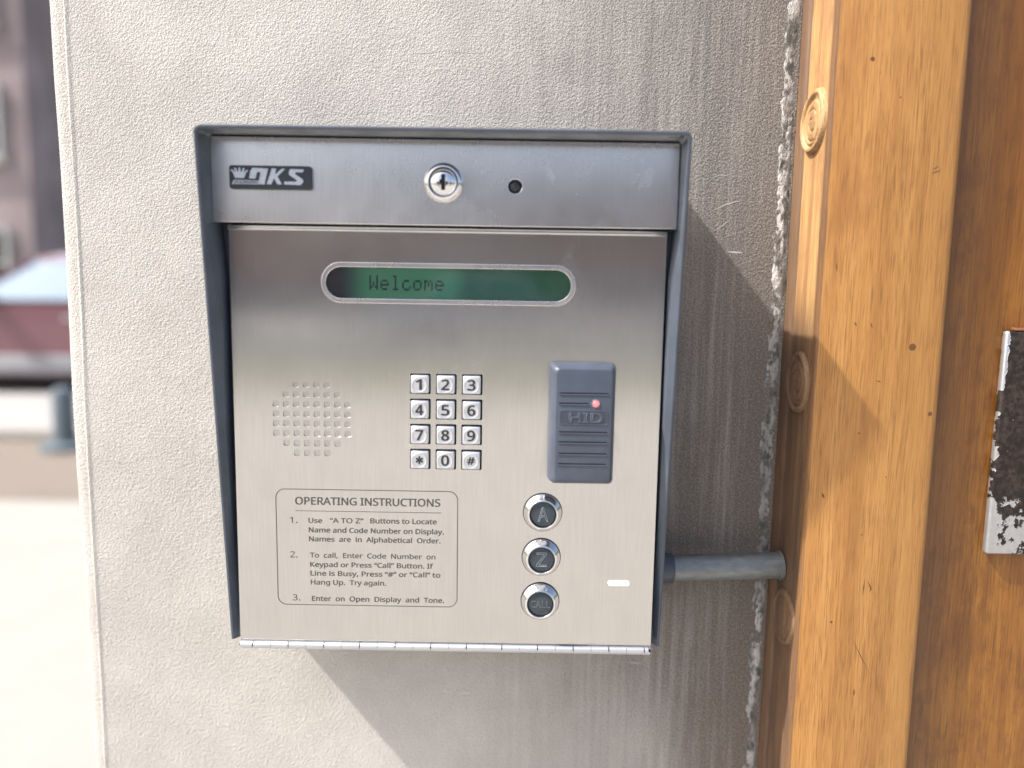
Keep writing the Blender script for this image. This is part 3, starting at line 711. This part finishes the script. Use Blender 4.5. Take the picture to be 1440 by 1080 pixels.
crown = [(238, 322), (200, 222), (178, 212), (180, 192), (204, 196), (240, 232), (246, 228), (226, 180), (234, 164), (256, 172), (270, 224), (290, 222), (288, 176), (304, 156), (320, 176), (316, 222), (336, 226), (352, 176), (370, 164), (380, 182), (358, 228), (366, 234), (402, 202), (424, 196), (424, 216), (402, 228), (366, 324)]
poly('crown', crown)
poly('name_strip', [(222, 352), (590, 358), (578, 418), (186, 418)])
put('name_lettering', text_me('DOORKING', BX(222), BX(572), BZ(408), 1.75, 502.1, 502.24, .1, .3), 'void', badge)

# engraved instructions
instr = put('instruction_frame', rim([q for q in rrect(-162.3, -37.0, -223.2, -140.2, 6.2, 8)], 514.98, .33, 6), 'ink', panel)
instr['label'] = 'black printed box with the heading operating instructions'
D = [('OPERATING INSTRUCTIONS', -148.9, -49.1, -151.0, 5.2, .36), ('1.', -152.9, -147.8, -164.2, 4.1, .1),
     ('Use', -140.0, -130.7, -164.0, 3.45, .3), ('\u201cA TO Z\u201d', -125.3, -102.1, -163.8, 3.45, .25), ('Buttons to Locate', -97.2, -51.5, -163.6, 3.45, .32),
     ('Name and Code Number on Display.', -139.9, -46.6, -170.7, 3.45, .32), ('Names  are  in  Alphabetical  Order.', -139.8, -48.8, -177.2, 3.45, .3),
     ('2.', -153.2, -148.2, -189.0, 4.3, .1), ('To  call,  Enter  Code  Number  on', -139.4, -52.3, -188.8, 3.4, .25),
     ('Keypad or Press \u201cCall\u201d Button. If', -139.3, -53.9, -195.5, 3.4, .3), ('Line is Busy, Press \u201c#\u201d or \u201cCall\u201d to', -139.2, -48.9, -201.9, 3.4, .3),
     ('Hang Up.  Try again.', -139.1, -86.6, -208.4, 3.45, .28), ('3.', -152.1, -146.9, -220.2, 4.3, .1), ('Enter  on  Open  Display  and  Tone.', -138.6, -46.1, -220.3, 3.45, .28)]
for s, x0, x1, zb, cap, bold in D:
    put('lettering', text_me(s, x0, x1, zb, cap, 514.90, 515.0, bold), 'ink', instr)
put('rule_line', sheet_me([strip_loops(-148.9, -48.2, -155.7, -155.3)], 514.92, 515.0), 'ink', instr)
# small white window
sheet('indicator_window', [rrect(68.2, 83.6, -205.8, -202.0, 1.85, 5)], 513.4, 515.5, 'white_plastic', panel, .6)
# piano hinge along the bottom
hg = put('hinge', tube_me([(-190, 513.6, -252.4), (99.5, 513.6, -252.4)], 1.0, 10), 'void', panel)
xs = -189.0; kn = None; i = 0; L0 = 12.35
while xs < 98:
    ln = 8.6 if i == 0 else L0 - .35
    ln = min(ln, 97.8-xs)
    if i <= 1: k_ = put('knuckle', tube_me([(xs, 513.6, -252.4), (xs+.25, 513.6, -252.4), (xs+ln-.25, 513.6, -252.4), (xs+ln, 513.6, -252.4)], 2.35, 16) , 'hinge_metal', hg, 50)
    if i == 1: kn = k_; kx = xs
    if i > 1:
        if ln > 11: copy_tree(kn, hg, ((xs-kx)/1000, 0, 0))
        else: put('knuckle', tube_me([(xs, 513.6, -252.4), (xs+ln, 513.6, -252.4)], 2.3, 16), 'hinge_metal', hg, 50)
    xs += ln + (.75 if i % 2 == 0 else .25); i += 1
box('hinge_leaf', FP0, FP1, 515.9, 518, -256.5, -250.2, 'hinge_metal', panel)

# ------------------------------------------------------------------ card reader on the faceplate
rd = empty('card_reader', P(46, 515, -90), 'slate blue plastic proximity card reader with red light on the steel panel', 'card reader')
def reader_me():
    bm = bmesh.new(); rows = []
    for y, ins, r in ((515.0, 0, 3.2), (510, .3, 3.2), (502.5, 1.2, 3.4), (499.6, 2.6, 3.4), (498.2, 4.2, 3.0), (498.0, 5.2, 2.6)):
        rows.append([bm.verts.new(P(x, y, z)) for x, z in rrect(24.0+ins, 68.4-ins*.85, -130.6+ins*.7, -49.4-ins*.75, r, 6)])
    n = len(rows[0])
    for A, B in zip(rows, rows[1:]):
        for i in range(n): bm.faces.new((A[i], A[(i+1) % n], B[(i+1) % n], B[i]))
    bm.faces.new(rows[-1]); bm.faces.new(rows[0][::-1]); return bm2me(bm)
body = put('body', reader_me(), 'reader', rd, 28)
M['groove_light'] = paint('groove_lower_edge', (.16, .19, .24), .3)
for x0, x1, z in ((30.2, 62.4, -68.4), (30.2, 49.6, -75.1), (30.4, 62.4, -94.2), (30.4, 62.4, -100.9), (30.4, 62.3, -108.6), (30.4, 62.2, -115.6)):
    gv = sheet('groove', [rrect(x0, x1, z-.62, z+.62, .6, 3)], 497.90, 498.3, 'void', body)
    put('ridge', tube_me([(x0, 497.9, z-.75), (x1, 497.9, z-.75)], .38, 8), 'reader', gv, 50)
lb = sheet('logo_plate', [rrect(31.0, 62.0, -89.0, -79.8, 1.0, 3)], 497.86, 498.3, 'reader_dark', body)
put('logo_border', rim(rrect(31.0, 62.0, -89.0, -79.8, 1.0, 4), 497.9, .28, 6), 'reader', lb, 50)
put('logo_lettering', text_me('HID', 37.2, 58.6, -87.3, 6.0, 497.7, 497.85, .25), 'reader', lb)
put('logo_outline', text_me('HID', 37.0, 58.8, -87.4, 6.2, 497.5, 497.8, .1, 0, .09), 'groove_light', lb)
led = put('led', lathe_me(54.3, -75.0, [(0, 497.0), (1.2, 497.2), (1.9, 497.8), (2.0, 498.2)], 24), 'led', body, 60)
put('led_bezel', rim(circ(54.3, -75.0, 2.5, 28), 497.9, .42, 8), 'groove_light', led, 50)
